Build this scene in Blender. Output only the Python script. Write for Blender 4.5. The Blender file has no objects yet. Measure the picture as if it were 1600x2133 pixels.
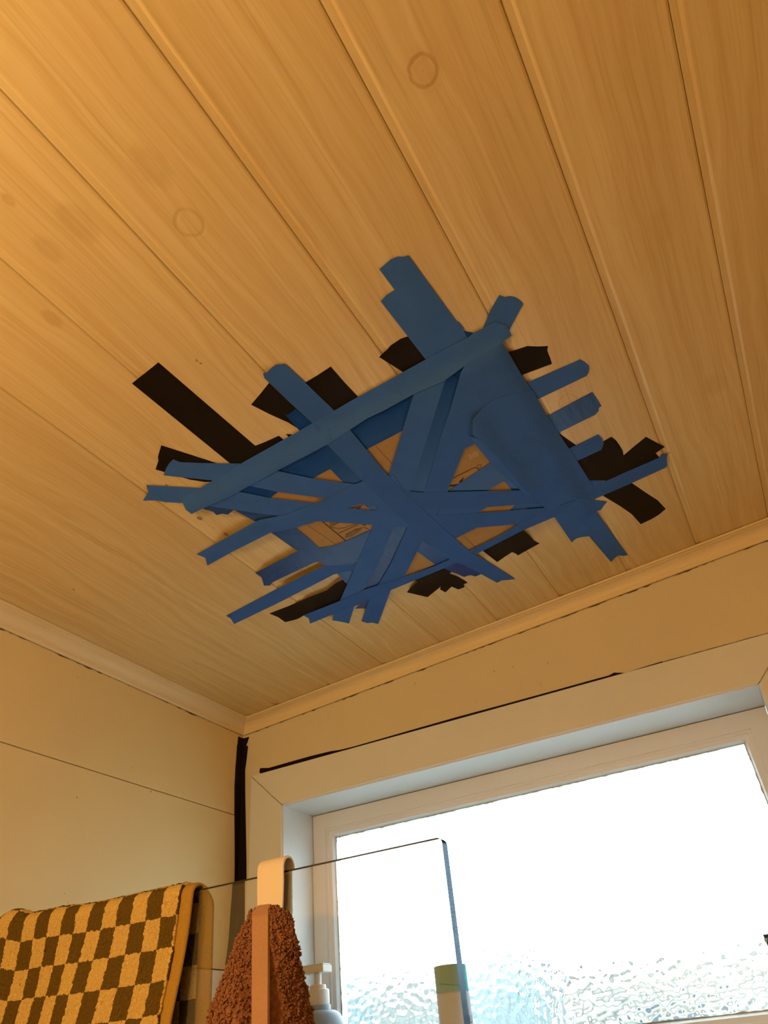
import bpy, bmesh, math, random
import numpy as np
from mathutils import Vector, Matrix, Euler, noise

random.seed(7)
scene = bpy.context.scene
COL = scene.collection

# ------------------------------------------------------------------ camera
W, H = 1600, 2133
FPX = 1518.7
CAM_EUL = Euler((2.21737, 0.083819, 0.499199), 'XYZ')
CAM_LOC = Vector((0.92233, -1.18149, -0.58480))
TILT = 0.060829                       # the ceiling climbs to the right
cam_d = bpy.data.cameras.new('camera')
cam_d.sensor_fit = 'VERTICAL'
cam_d.sensor_height = 36.0
cam_d.lens = FPX / H * 36.0
cam_d.clip_start = 0.01
cam = bpy.data.objects.new('camera', cam_d)
cam.location = CAM_LOC
cam.rotation_euler = CAM_EUL
COL.objects.link(cam)
scene.camera = cam

# ------------------------------------------------------------------ world, exposure
world = bpy.data.worlds.new('overcast_sky')
scene.world = world
world.use_nodes = True
bg = world.node_tree.nodes['Background']
bg.inputs['Color'].default_value = (0.80, 0.94, 1.0, 1)
bg.inputs['Strength'].default_value = 8.2
vs = scene.view_settings
vs.view_transform = 'Standard'
vs.look = 'None'
vs.exposure = 0.0
vs.gamma = 1.0
vs.use_curve_mapping = False
scene.cycles.use_denoising = True
scene.cycles.use_adaptive_sampling = True
scene.cycles.adaptive_threshold = 0.06
scene.cycles.adaptive_min_samples = 20
scene.cycles.max_bounces = 7
scene.cycles.diffuse_bounces = 3
scene.cycles.glossy_bounces = 4
scene.cycles.transmission_bounces = 8

LAMP_POS = Vector((0.47, -1.64, -0.33))
LAMP_COLOR = (1.0, 0.66, 0.31)
LAMP_POWER = 20.5                      # watts, a warm globe bulb

# ------------------------------------------------------------------ geometry helpers
RM = CAM_EUL.to_matrix()
CU, SU = math.cos(TILT), math.sin(TILT)
NRM = Vector((-SU, 0, CU))            # ceiling plane normal (up)

def ray(x, y):
    return RM @ Vector(((x - W / 2) / FPX, -(y - H / 2) / FPX, -1.0))
def at_y(x, y, Y=0.0):
    v = ray(x, y); return CAM_LOC + v * ((Y - CAM_LOC.y) / v.y)
def at_x(x, y, X=0.0):
    v = ray(x, y); return CAM_LOC + v * ((X - CAM_LOC.x) / v.x)
def on_ceiling(x, y, h=0.0):
    v = ray(x, y); return CAM_LOC + v * ((-h - NRM.dot(CAM_LOC)) / NRM.dot(v))
def cp(u, y, h=0.0):                  # ceiling coordinates -> world, h is depth below the boards
    return Vector((u * CU, y, u * SU)) - NRM * h

def link(name, me, mat, parent=None, origin=None):
    o = bpy.data.objects.new(name, me)
    if mat is not None and not me.materials:
        me.materials.append(mat)
    COL.objects.link(o)
    origin = Vector(origin) if origin is not None else None
    if parent is not None:
        o.parent = parent
        base = world_loc(parent)
        o.location = (origin - base) if origin is not None else -base
    elif origin is not None:
        o.location = origin
    return o
def world_loc(o):
    p = Vector(o.location)
    while o.parent:
        o = o.parent; p += o.location
    return p
def mesh(name, verts, faces, mat, parent=None, smooth=False, origin=None):
    vs_ = [Vector(v) for v in verts]
    if origin is None:
        lo = [min(v[i] for v in vs_) for i in range(3)]
        hi = [max(v[i] for v in vs_) for i in range(3)]
        origin = Vector(((lo[0] + hi[0]) / 2, (lo[1] + hi[1]) / 2, lo[2]))
    origin = Vector(origin)
    me = bpy.data.meshes.new(name)
    me.from_pydata([v - origin for v in vs_], [], faces)
    me.update()
    if smooth:
        me.polygons.foreach_set('use_smooth', [True] * len(me.polygons))
    return link(name, me, mat, parent, origin)
def box_vf(lo, hi):
    x0, y0, z0 = lo; x1, y1, z1 = hi
    v = [(x0,y0,z0),(x1,y0,z0),(x1,y1,z0),(x0,y1,z0),(x0,y0,z1),(x1,y0,z1),(x1,y1,z1),(x0,y1,z1)]
    f = [(3,2,1,0),(4,5,6,7),(0,1,5,4),(1,2,6,5),(2,3,7,6),(3,0,4,7)]
    return v, f
def boxes(name, lst, mat, parent=None, bevel=0.0):
    V, F = [], []
    for lo, hi in lst:
        v, f = box_vf(lo, hi); n = len(V); V += v; F += [tuple(i + n for i in q) for q in f]
    o = mesh(name, V, F, mat, parent)
    if bevel:
        m = o.modifiers.new('bevel', 'BEVEL'); m.width = bevel; m.segments = 2; m.limit_method = 'ANGLE'
    return o
def lathe(name, prof, centre, mat, parent=None, seg=40, squash=1.0):
    V, F = [], []
    for r, z in prof:
        for k in range(seg):
            a = 2 * math.pi * k / seg
            V.append((centre[0] + r * math.cos(a), centre[1] + r * squash * math.sin(a), centre[2] + z))
    n = len(prof)
    for i in range(n - 1):
        for k in range(seg):
            a, b = i * seg + k, i * seg + (k + 1) % seg
            F.append((a, b, b + seg, a + seg))
    F.append(tuple(range(seg - 1, -1, -1)))
    F.append(tuple((n - 1) * seg + k for k in range(seg)))
    o = mesh(name, V, F, mat, parent, smooth=True, origin=centre)
    m = o.modifiers.new('edges', 'EDGE_SPLIT'); m.split_angle = math.radians(40)
    return o
def prism(name, profile, path, mat, parent=None, smooth=False):
    # sweep a list of cross-sections (each a list of points) into a closed solid
    V, F = [], []
    n = len(profile)
    for sec in path:
        V += sec
    for i in range(len(path) - 1):
        for k in range(n):
            a, b = i * n + k, i * n + (k + 1) % n
            F.append((a, b, b + n, a + n))
    F.append(tuple(range(n - 1, -1, -1)))
    F.append(tuple((len(path) - 1) * n + k for k in range(n)))
    o = mesh(name, V, F, mat, parent, smooth)
    bm = bmesh.new(); bm.from_mesh(o.data); bmesh.ops.recalc_face_normals(bm, faces=bm.faces); bm.to_mesh(o.data); bm.free()
    return o
def empty(name, loc):
    o = bpy.data.objects.new(name, None)
    o.empty_display_size = 0.02
    o.location = loc; COL.objects.link(o); return o
def tag(o, label=None, cat=None, group=None, kind=None):
    if label: o['label'] = label
    if cat: o['category'] = cat
    if group: o['group'] = group
    if kind: o['kind'] = kind
    return o

# ------------------------------------------------------------------ material helpers
class NT:
    def __init__(s, name):
        s.m = bpy.data.materials.new(name); s.m.use_nodes = True
        s.t = s.m.node_tree; s.t.nodes.clear()
        s.out = s.t.nodes.new('ShaderNodeOutputMaterial')
    def n(s, typ, **kw):
        nd = s.t.nodes.new(typ)
        for k, v in kw.items():
            if k.startswith('_'): setattr(nd, k[1:], v)
        for k, v in kw.items():
            if not k.startswith('_'):
                key = k.replace('__', ' ')
                nd.inputs[int(key[1:]) if key[0] == 'i' and key[1:].isdigit() else key].default_value = v
        return nd
    def l(s, a, b): s.t.links.new(a, b)
    def math(s, op, a, b=None, clamp=False):
        nd = s.t.nodes.new('ShaderNodeMath'); nd.operation = op; nd.use_clamp = clamp
        for i, q in enumerate((a, b)):
            if q is None: continue
            if isinstance(q, (int, float)): nd.inputs[i].default_value = q
            else: s.l(q, nd.inputs[i])
        return nd.outputs[0]
    def mix(s, fac, a, b, typ='MIX'):
        nd = s.t.nodes.new('ShaderNodeMix'); nd.data_type = 'RGBA'; nd.blend_type = typ
        for i, q in ((0, fac), (6, a), (7, b)):
            if isinstance(q, (int, float)): nd.inputs[i].default_value = q
            elif isinstance(q, tuple): nd.inputs[i].default_value = (*q[:3], 1)
            else: s.l(q, nd.inputs[i])
        return nd.outputs[2]
    def ramp(s, fac, stops):
        nd = s.t.nodes.new('ShaderNodeValToRGB'); e = nd.color_ramp.elements
        while len(e) < len(stops): e.new(0.5)
        for q, (p, c) in zip(e, stops):
            q.position = p; q.color = (*c, 1) if len(c) == 3 else c
        s.l(fac, nd.inputs[0]); return nd.outputs[0]
    def pos(s, scale=(1, 1, 1), offset=None):
        g = s.t.nodes.new('ShaderNodeNewGeometry')
        m = s.t.nodes.new('ShaderNodeMapping'); m.inputs['Scale'].default_value = scale
        s.l(g.outputs['Position'], m.inputs['Vector'])
        if offset is not None: s.l(offset, m.inputs['Location'])
        return m.outputs[0]
    def noise(s, vec, scale, detail=3, rough=0.55):
        nd = s.n('ShaderNodeTexNoise', Scale=scale, Detail=detail, Roughness=rough)
        s.l(vec, nd.inputs['Vector']); return nd.outputs[0]
    def bsdf(s, color, rough=0.6, bump=None, bump_d=0.001, bump_s=0.5, spec=0.4, **kw):
        b = s.t.nodes.new('ShaderNodeBsdfPrincipled')
        if isinstance(color, tuple): b.inputs['Base Color'].default_value = (*color[:3], 1)
        else: s.l(color, b.inputs['Base Color'])
        if isinstance(rough, (int, float)): b.inputs['Roughness'].default_value = rough
        else: s.l(rough, b.inputs['Roughness'])
        b.inputs['Specular IOR Level'].default_value = spec
        for k, v in kw.items(): b.inputs[k.replace('__', ' ')].default_value = v
        if bump is not None:
            bn = s.n('ShaderNodeBump', Strength=bump_s, Distance=bump_d)
            s.l(bump, bn.inputs['Height']); s.l(bn.outputs[0], b.inputs['Normal'])
        s.l(b.outputs[0], s.out.inputs[0]); return s.m

def plain(name, c, rough=0.6, nscale=60, var=0.12, bump_d=0.0004, spec=0.4, **kw):
    t = NT(name); p = t.pos(); f = t.noise(p, nscale, 4)
    d = tuple(x * (1 - var) for x in c); e = tuple(min(1, x * (1 + var)) for x in c)
    return t.bsdf(t.mix(f, d, e), rough, f, bump_d, 0.5, spec, **kw)

def painted(name, c, speck=(0.16, 0.11, 0.05), speck_amt=0.6, rough=0.55):
    t = NT(name); p = t.pos()
    big = t.noise(p, 5, 4); mid = t.noise(p, 45, 5); fine = t.noise(p, 420, 2)
    col = t.mix(big, tuple(x * 0.93 for x in c), tuple(min(1, x * 1.06) for x in c))
    v = t.n('ShaderNodeTexVoronoi', Scale=38.0); t.l(p, v.inputs['Vector'])
    dot = t.ramp(v.outputs['Distance'], [(0.0, (1, 1, 1)), (0.045, (1, 1, 1)), (0.075, (0, 0, 0))])
    msk = t.ramp(t.noise(p, 9, 3), [(0.50, (0, 0, 0)), (0.66, (1, 1, 1))])
    fac = t.math('MULTIPLY', t.math('MULTIPLY', dot, msk), speck_amt)
    col = t.mix(fac, col, speck)
    hgt = t.math('ADD', t.math('MULTIPLY', mid, 0.8), t.math('MULTIPLY', fine, 0.2))
    return t.bsdf(col, rough, hgt, 0.0012, 0.5, 0.35)

def board_material():
    t = NT('whitewashed_pine')
    oi = t.n('ShaderNodeObjectInfo')
    off = t.n('ShaderNodeCombineXYZ')
    t.l(t.math('MULTIPLY', oi.outputs['Random'], 37.0), off.inputs[0]); t.l(t.math('MULTIPLY', oi.outputs['Random'], 11.0), off.inputs[1])
    pw = t.pos((1, 1, 1))
    wob = t.noise(t.pos((6, 2.2, 6), off.outputs[0]), 1.0, 3)
    p1 = t.pos((95, 1.5, 20), off.outputs[0]); p2 = t.pos((330, 5, 60), off.outputs[0]); p3 = t.pos((17, 1.1, 8), off.outputs[0])
    a1 = t.n('ShaderNodeVectorMath', _operation='ADD'); t.l(p1, a1.inputs[0])
    ww = t.n('ShaderNodeCombineXYZ'); t.l(t.math('MULTIPLY', wob, 9.0), ww.inputs[0]); t.l(ww.outputs[0], a1.inputs[1])
    g1 = t.noise(a1.outputs[0], 1.0, 4, 0.6); g2 = t.noise(p2, 1.0, 3); g3 = t.noise(p3, 1.0, 3)
    grain = t.ramp(g1, [(0.32, (0, 0, 0)), (0.72, (1, 1, 1))])
    streak = t.ramp(g2, [(0.50, (0, 0, 0)), (0.78, (1, 1, 1))])
    c = t.mix(grain, (0.87, 0.68, 0.335), (0.74, 0.52, 0.215))
    c = t.mix(t.math('MULTIPLY', streak, 0.45), c, (0.54, 0.36, 0.13))
    blot = t.ramp(g3, [(0.46, (0, 0, 0)), (0.74, (1, 1, 1))])
    c = t.mix(t.math('MULTIPLY', blot, 0.30), c, (0.66, 0.46, 0.19))
    tone = t.ramp(oi.outputs['Random'], [(0.0, (0.93, 0.92, 0.90)), (1.0, (1.0, 1.0, 1.0))])
    c = t.mix(1.0, c, tone, 'MULTIPLY')
    hgt = t.math('ADD', t.math('MULTIPLY', g1, 0.5), t.math('MULTIPLY', g2, 0.5))
    # knots and drips, each at its own place
    knz = t.math('SUBTRACT', t.noise(pw, 130, 2), 0.5)
    for (px, py, r, depth, ring) in [(883, 148, .0112, .52, 1), (395, 465, .012, .26, 1), (160, 462, .013, .22, 0), (100, 520, .009, .2, 0),
                                     (108, 664, .007, .3, 0), (315, 345, .013, .22, 0), (17, 416, .004, .35, 0), (416, 1080, .0028, .9, 0), (471, 1113, .0030, .7, 0),
                                     (347, 1011, .0014, .8, 0), (153, 1228, .0018, .7, 0), (410, 751, .0012, .8, 0), (418, 757, .0012, .8, 0), (1395, 945, .002, .4, 0),
                                     (445, 1100, .0012, .6, 0), (1185, 836, .011, .14, 1), (1490, 800, .012, .14, 0), (1380, 470, .013, .12, 0)]:
        q = on_ceiling(px, py)
        sb = t.n('ShaderNodeVectorMath', _operation='SUBTRACT'); t.l(pw, sb.inputs[0]); sb.inputs[1].default_value = q
        sc = t.n('ShaderNodeVectorMath', _operation='MULTIPLY'); t.l(sb.outputs[0], sc.inputs[0])
        sc.inputs[1].default_value = (1.0 / r, (0.9 if ring else 0.62) / r, 0)
        ln = t.n('ShaderNodeVectorMath', _operation='LENGTH'); t.l(sc.outputs[0], ln.inputs[0])
        d = t.math('ADD', ln.outputs['Value'], t.math('MULTIPLY', knz, 0.22 if ring else (0.6 if r > .004 else 0.9)))
        if ring:
            f = t.ramp(t.math('MULTIPLY', d, 0.5), [(0.0, (.5, .5, .5)), (0.06, (.12, .12, .12)), (0.40, (.25, .25, .25)), (0.47, (1, 1, 1)), (0.53, (1, 1, 1)), (0.60, (.12, .12, .12)), (0.95, (0, 0, 0))])
        else:
            f = t.ramp(t.math('MULTIPLY', d, 0.5), [(0.0, (.75, .75, .75)), (0.35, (1, 1, 1)), (0.62, (0, 0, 0))])
        c = t.mix(t.math('MULTIPLY', f, depth), c, (0.30, 0.13, 0.03) if depth > .6 else (0.45, 0.25, 0.06))
        if ring: hgt = t.math('SUBTRACT', hgt, t.math('MULTIPLY', f, 1.2))
    return t.bsdf(c, 0.42, hgt, 0.0005, 0.45, 0.4)

M = {}
M['board'] = board_material()
M['wall'] = painted('cream_wall_paint', (0.84, 0.65, 0.31))
M['wall_back'] = painted('glare_paled_wall_paint', (0.75, 0.67, 0.48))  # cream paint, paled because the window's veiling glare is put into its colour
M['trim'] = painted('cornice_paint', (0.84, 0.68, 0.40), speck_amt=0.35, rough=0.45)
M['casing'] = painted('window_paint', (0.78, 0.81, 0.82), speck_amt=0.15, rough=0.4)  # white paint, slightly cooled: window glare is partly imitated in the base colour
M['lining'] = painted('pale_lining_paint', (0.84, 0.74, 0.56), speck_amt=0.1, rough=0.4)
M['grime'] = plain('grime', (0.085, 0.06, 0.025), 0.9, 300, 0.5)
M['gap'] = plain('shadow_gap_filler', (0.03, 0.022, 0.012), 0.95, 100)
M['floor'] = plain('floor_vinyl', (0.45, 0.36, 0.26), 0.5, 12)
M['black_tape'] = plain('black_cloth_tape', (0.013, 0.008, 0.004), 0.6, 700, 0.3, 0.0002, 0.10)
def tape_mat(name, a, b, rough, spec, crepe, wr):
    t = NT(name); p = t.pos()
    oi = t.n('ShaderNodeObjectInfo')
    f = t.noise(p, 38, 4); g = t.noise(p, crepe, 3); w_ = t.noise(t.pos((60, 14, 60)), 1.0, 4)
    c = t.mix(f, a, b)
    tone = t.ramp(oi.outputs['Random'], [(0, (.88, .88, .9)), (1, (1.05, 1.04, 1.02))])
    c = t.mix(1.0, c, tone, 'MULTIPLY')
    return t.bsdf(c, rough, t.math('ADD', t.math('MULTIPLY', g, 0.25), t.math('MULTIPLY', w_, wr)), 0.0011, 0.5, spec)
M['blue_tape'] = tape_mat('matte_painters_tape', (0.049, 0.145, 0.47), (0.060, 0.176, 0.56), 0.85, 0.10, 900, 0.12)
M['gloss_tape'] = tape_mat('glossy_blue_tape', (0.001, 0.046, 0.27), (0.002, 0.064, 0.34), 0.30, 0.18, 60, 0.5)
M['film_tape'] = tape_mat('wrinkled_blue_film', (0.010, 0.075, 0.33), (0.030, 0.085, 0.31), 0.36, 0.22, 90, 2.2)
M['card'] = plain('brown_cardboard', (0.46, 0.27, 0.10), 0.75, 90, 0.14, 0.0004, 0.2)
M['ink'] = plain('black_box_print', (0.05, 0.03, 0.015), 0.7, 200)
M['fade'] = plain('grey_box_print', (0.24, 0.16, 0.06), 0.7, 200)
M['stamp'] = plain('white_stamp_print', (0.62, 0.48, 0.36), 0.7, 600, 0.3)

# ------------------------------------------------------------------ the room
X1, Y0, ZF = 1.95, -2.45, -2.35
ceiling = mesh('ceiling', [cp(-0.02, Y0 - .02, -.02), cp(2.0, Y0 - .02, -.02), cp(2.0, .02, -.02), cp(-0.02, .02, -.02),
                           cp(-0.02, Y0 - .02, -.05), cp(2.0, Y0 - .02, -.05), cp(2.0, .02, -.05), cp(-0.02, .02, -.05)],
               [(0, 1, 2, 3), (7, 6, 5, 4), (0, 4, 5, 1), (1, 5, 6, 2), (2, 6, 7, 3), (3, 7, 4, 0)], M['gap'])
tag(ceiling, 'whitewashed pine board ceiling sloping up to the right', kind='structure')
GROOVES = [0.0005, .0985, .2225, .348, .4715, .588, .7085, .8305, .950, 1.067, 1.188, 1.308, 1.428, 1.548, 1.668, 1.788, 1.955]
for i in range(len(GROOVES) - 1):
    a, b = GROOVES[i] + .0001, GROOVES[i + 1] - .0002
    # tongue-and-groove profile: chamfered lip, shallow flat quirk, V against the neighbour
    prof = [(a, -.012), (a, -.0015), (a + .0018, -.0013), (a + .0066, -.0013), (a + .0090, -.0002), (a + .0100, 0), (b - .0026, 0), (b - .0008, -.0005), (b, -.0015), (b, -.012)]
    jig = (random.random() - .5) * .0006
    secs = [[cp(u, y, h + jig) for u, h in prof] for y in (Y0, -.001)]
    prism('ceiling_board', prof, secs, M['board'], ceiling)

# left wall: backing with three lining sheets
wl = boxes('wall_left', [((-.10, Y0 - .1, ZF), (-.008, .1, .03))], M['gap'])
tag(wl, 'cream painted left wall with a hairline sheet joint', kind='structure')
boxes('wall_panel', [((-.008, Y0, -.1838), (0, 0, -.001))], M['wall'], wl, .0008)
boxes('wall_panel', [((-.008, Y0, -.4372), (0, 0, -.1851))], M['wall'], wl, .0008)
boxes('wall_panel', [((-.008, Y0, ZF), (.0035, 0, -.4392))], M['lining'], wl, .0012)

XL, XR = at_y(586, 1676, -.007).x, at_y(1582, 1422, -.007).x      # clear opening of the window
ZT = at_y(586, 1676, -.007).z
ZS = -.640                                                          # sill top
wb = boxes('wall_back', [((-.1, 0, ZF), (XL - .004, .12, .15)), ((XR + .004, 0, ZF), (X1 + .1, .12, .15)),
                         ((XL - .004, 0, ZT + .004), (XR + .004, .12, .15)), ((XL - .004, 0, ZF), (XR + .004, .12, ZS - .03))], M['wall_back'])
tag(wb, 'cream painted wall around the window', kind='structure')
tag(boxes('wall_right', [((X1, Y0 - .1, ZF), (X1 + .1, .1, .15))], M['wall']), 'plain cream wall on the right', kind='structure')
tag(boxes('wall_rear', [((-.1, Y0 - .1, ZF), (X1 + .1, Y0, .15))], M['wall']), 'plain cream wall behind the viewer', kind='structure')
tag(boxes('floor', [((-.1, Y0 - .1, ZF - .1), (X1 + .1, .1, ZF))], M['floor']), 'plain vinyl floor', kind='structure')

# scotia cornices, mitred in the corner
C = .0255
CPROF = [(0, 0), (0, -C), (.0032, -C), (.0045, -C + .0016)]
for k in range(9):
    a = math.radians(90 * k / 8)
    CPROF.append((.0050 + .0150 * (1 - math.cos(a)), -C + .004 + .0165 * math.sin(a)))
CPROF += [(.0215, -.0040), (.0262, -.0036), (.0268, -.0010), (.0268, 0)]
def cornice_left(y, e=0):   # section on the left wall; e = 1 mitres at the corner
    return [Vector((a, (-a if e else y), b + a * math.tan(TILT))) for a, b in CPROF]
def cornice_back(x, e=0):
    return [Vector(((a if e else x), -a, b + (a if e else x) * math.tan(TILT))) for a, b in CPROF]
t1 = prism('trim_1', CPROF, [cornice_left(Y0), cornice_left(0, 1)], M['trim'])
tag(t1, 'curved cream cornice along the left wall', kind='structure')
t2 = prism('trim_2', CPROF, [cornice_back(0, 1), cornice_back(X1)], M['trim'])
tag(t2, 'curved cream cornice above the window wall', kind='structure')
def grime(parent, f, s0, s1, n, wmax):
    V, F = [], []
    for i in range(n + 1):
        s = s0 + (s1 - s0) * i / n
        w_ = .0005 + wmax * max(0, noise.noise(Vector((s * 22, 3.1, wmax * 500))) * .8 + noise.noise(Vector((s * 90, 7.7, 1))) * .6)
        up = .0004 + .0004 * random.random()
        V += [f(s, up), f(s, -w_)]
    for i in range(n):
        F.append((2 * i, 2 * i + 1, 2 * i + 3, 2 * i + 2))
    mesh('grime_line', V, F, M['grime'], parent)
grime(t1, lambda s, d: Vector((.0004, s, -C + d)), -1.0, -.004, 420, .0030)
grime(t2, lambda s, d: Vector((s, -.0004, -C + d + s * math.tan(TILT))), .004, 1.3, 420, .0034)
grime(t1, lambda s, d: Vector((.0272 - d * .3, s, -.0003 + .0272 * math.tan(TILT) )) , -1.0, -.03, 60, .0008)
grime(t2, lambda s, d: Vector((s, -.0272 + d * .4, -.0004 + s * math.tan(TILT))), .03, 1.3, 200, .0012)

# ------------------------------------------------------------------ window
win = empty('window_1', (at_y(1100, 1700).x, 0, ZS))
tag(win, 'white painted window with hammered obscure glass', kind='structure')
CF = -.007                                                          # face of the casing
XO, ZO = at_y(522, 1624, CF).x, at_y(545, 1610, CF).z               # outer edges of the casing
XRO = XR + (XL - XO)
def casing(name, pts, yb=0.0):
    # pts: outline in x,z of the front face with a rounded-over inner edge given by a second outline
    front = [Vector((x, CF, z)) for x, z in pts]; back = [Vector((x, yb, z)) for x, z in pts]
    n = len(pts)
    o = mesh(name, front + back, [tuple(range(n)), tuple(range(2 * n - 1, n - 1, -1))] + [(i, i + n, (i + 1) % n + n, (i + 1) % n) for i in range(n)], M['casing'], win)
    bm = bmesh.new(); bm.from_mesh(o.data); bmesh.ops.recalc_face_normals(bm, faces=bm.faces); bm.to_mesh(o.data); bm.free()
    m = o.modifiers.new('bevel', 'BEVEL'); m.width = .0016; m.segments = 2
    return o
g = .0004
casing('casing_head', [(XO, ZO), (XRO, ZO), (XR, ZT + g), (XL, ZT + g)])
casing('casing_side', [(XO, ZO - g * 2), (XL, ZT - g), (XL, ZS), (XO, ZS)])
casing('casing_side', [(XRO, ZO - g * 2), (XRO, ZS), (XR, ZS), (XR, ZT - g)])
YS = .096                                                           # face of the sash
bead = .005
boxes('jamb', [((XL - .02, -.0035, ZS), (XL + bead * .0 + .0022, YS + .05, ZT))], M['casing'], win, .0008)
boxes('jamb', [((XR - .0022, -.0035, ZS), (XR + .02, YS + .05, ZT))], M['casing'], win, .0008)
boxes('jamb_head', [((XL + .0024, -.0035, ZT - .0022), (XR - .0024, YS + .05, ZT + .02))], M['casing'], win, .0008)
# sash
YG = YS + .014                                                      # inner face of the glass
GL = at_y(700, 1760, YG).x; GT = at_y(1150, 1640, YG).z; GR = at_y(1551, 1547, YG).x; GB = at_y(1480, 2119, YG).z
SL, SR, ST = XL + .0034, XR - .0034, ZT - .0036
SB = ZS + .003
def sash_piece(name, prof, path_fn, s0, s1):
    return prism(name, prof, [[path_fn(a, b, s0(a)) for a, b in prof], [path_fn(a, b, s1(a)) for a, b in prof]], M['casing'], win)
# profile across the member: 0 = outer edge, wdt = glass edge; b = depth behind the sash face
def sprof(wdt):
    return [(0, .0), (wdt - .0155, 0), (wdt - .0150, .0022), (wdt - .0105, .0022), (wdt - .0100, .0042), (wdt - .0035, .0060), (wdt, .0138), (wdt, .036), (0, .036)]
wl_, wr_, wt_, wb_ = GL - SL, SR - GR, ST - GT, GB - SB
sash_piece('sash_stile', sprof(wl_), lambda a, b, s: Vector((SL + a, YS + b, s)), lambda a: SB + a * wb_ / wl_, lambda a: ST - a * wt_ / wl_)
sash_piece('sash_stile', sprof(wr_), lambda a, b, s: Vector((SR - a, YS + b, s)), lambda a: SB + a * wb_ / wr_, lambda a: ST - a * wt_ / wr_)
sash_piece('sash_rail', sprof(wt_), lambda a, b, s: Vector((s, YS + b, ST - a)), lambda a: SL + a * wl_ / wt_, lambda a: SR - a * wr_ / wt_)
sash_piece('sash_rail', sprof(wb_), lambda a, b, s: Vector((s, YS + b, SB + a)), lambda a: SL + a * wl_ / wb_, lambda a: SR - a * wr_ / wb_)
# perished putty along the glass edge
V, F = [], []
def putty(p0, p1, inward):
    n = 240; base = len(V)
    for i in range(n + 1):
        p = p0.lerp(p1, i / n)
        w_ = .0012 + .0016 * max(0, noise.noise(p * 160)) + .0010 * random.random() * (noise.noise(p * 40) > .15)
        V.extend([p - inward * .001, p + inward * w_])
    for i in range(n):
        F.append((base + 2 * i, base + 2 * i + 1, base + 2 * i + 3, base + 2 * i + 2))
yp = YG - .0003
putty(Vector((GL, yp, GB)), Vector((GL, yp, GT)), Vector((1, 0, 0)))
putty(Vector((GR, yp, GT)), Vector((GR, yp, GB)), Vector((-1, 0, 0)))
putty(Vector((GL, yp, GT)), Vector((GR, yp, GT)), Vector((0, 0, -1)))
putty(Vector((GR, yp, GB)), Vector((GL, yp, GB)), Vector((0, 0, 1)))
mesh('putty_edge', V, F, plain('old_putty', (0.42, 0.44, 0.42), 0.8, 200, .3), win)
# hammered glass: a real relief of rounded dimples on the inner face
nx, nz = 360, 200
gx = np.linspace(GL - .004, GR + .004, nx); gz = np.linspace(GB - .004, GT + .004, nz)
XX, ZZ = np.meshgrid(gx, gz, indexing='ij')
rng = np.random.default_rng(3)
cs = .0105
ci = np.floor(XX / cs).astype(int); cj = np.floor(ZZ / cs).astype(int)
i0, j0 = ci.min() - 1, cj.min() - 1
jx = rng.random((ci.max() - i0 + 3, cj.max() - j0 + 3)); jz = rng.random(jx.shape); ja = .55 + .45 * rng.random(jx.shape)
dist = np.full((9,) + XX.shape, 9.0); q = 0
for di in (-1, 0, 1):
    for dj in (-1, 0, 1):
        ii, jj = ci + di - i0, cj + dj - j0
        dist[q] = np.hypot(XX / cs - (ci + di + jx[ii, jj]), ZZ / cs - (cj + dj + jz[ii, jj])); q += 1
f1 = np.sqrt(np.minimum.reduce(dist) ** 2 + .02)
relief = .00085 * (f1 - .5) + .00010 * np.sin(XX * 900 + 3 * np.sin(ZZ * 500)) * np.sin(ZZ * 800)
V = [(XX[i, j], YG + relief[i, j], ZZ[i, j]) for i in range(nx) for j in range(nz)]
F = [(i * nz + j, (i + 1) * nz + j, (i + 1) * nz + j + 1, i * nz + j + 1) for i in range(nx - 1) for j in range(nz - 1)]
b0 = len(V)
V += [(gx[0], YG + .005, gz[0]), (gx[-1], YG + .005, gz[0]), (gx[-1], YG + .005, gz[-1]), (gx[0], YG + .005, gz[-1])]
F.append((b0 + 3, b0 + 2, b0 + 1, b0))
F.append(tuple([b0, b0 + 1] + [i * nz for i in range(nx - 1, -1, -1)]))
F.append(tuple([b0 + 2, b0 + 3] + [i * nz + nz - 1 for i in range(nx)]))
F.append(tuple([b0 + 3, b0] + [j for j in range(nz)]))
F.append(tuple([b0 + 1, b0 + 2] + [(nx - 1) * nz + j for j in range(nz - 1, -1, -1)]))
t = NT('hammered_glass')
gl = t.n('ShaderNodeBsdfGlass', Color=(0.97, 1.0, 0.99, 1), Roughness=0.02, IOR=1.46)
t.l(gl.outputs[0], t.out.inputs[0])
pane = mesh('pane', V, F, t.m, win)
pane.data.polygons.foreach_set('use_smooth', [k < (nx - 1) * (nz - 1) for k in range(len(pane.data.polygons))])
tag(pane, 'hammered obscure glass pane')
# sill board
boxes('window_sill', [((XO - .004, -.125, ZS - .028), (XRO + .004, YS + .05, ZS))], M['casing'], win, .003)

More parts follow.
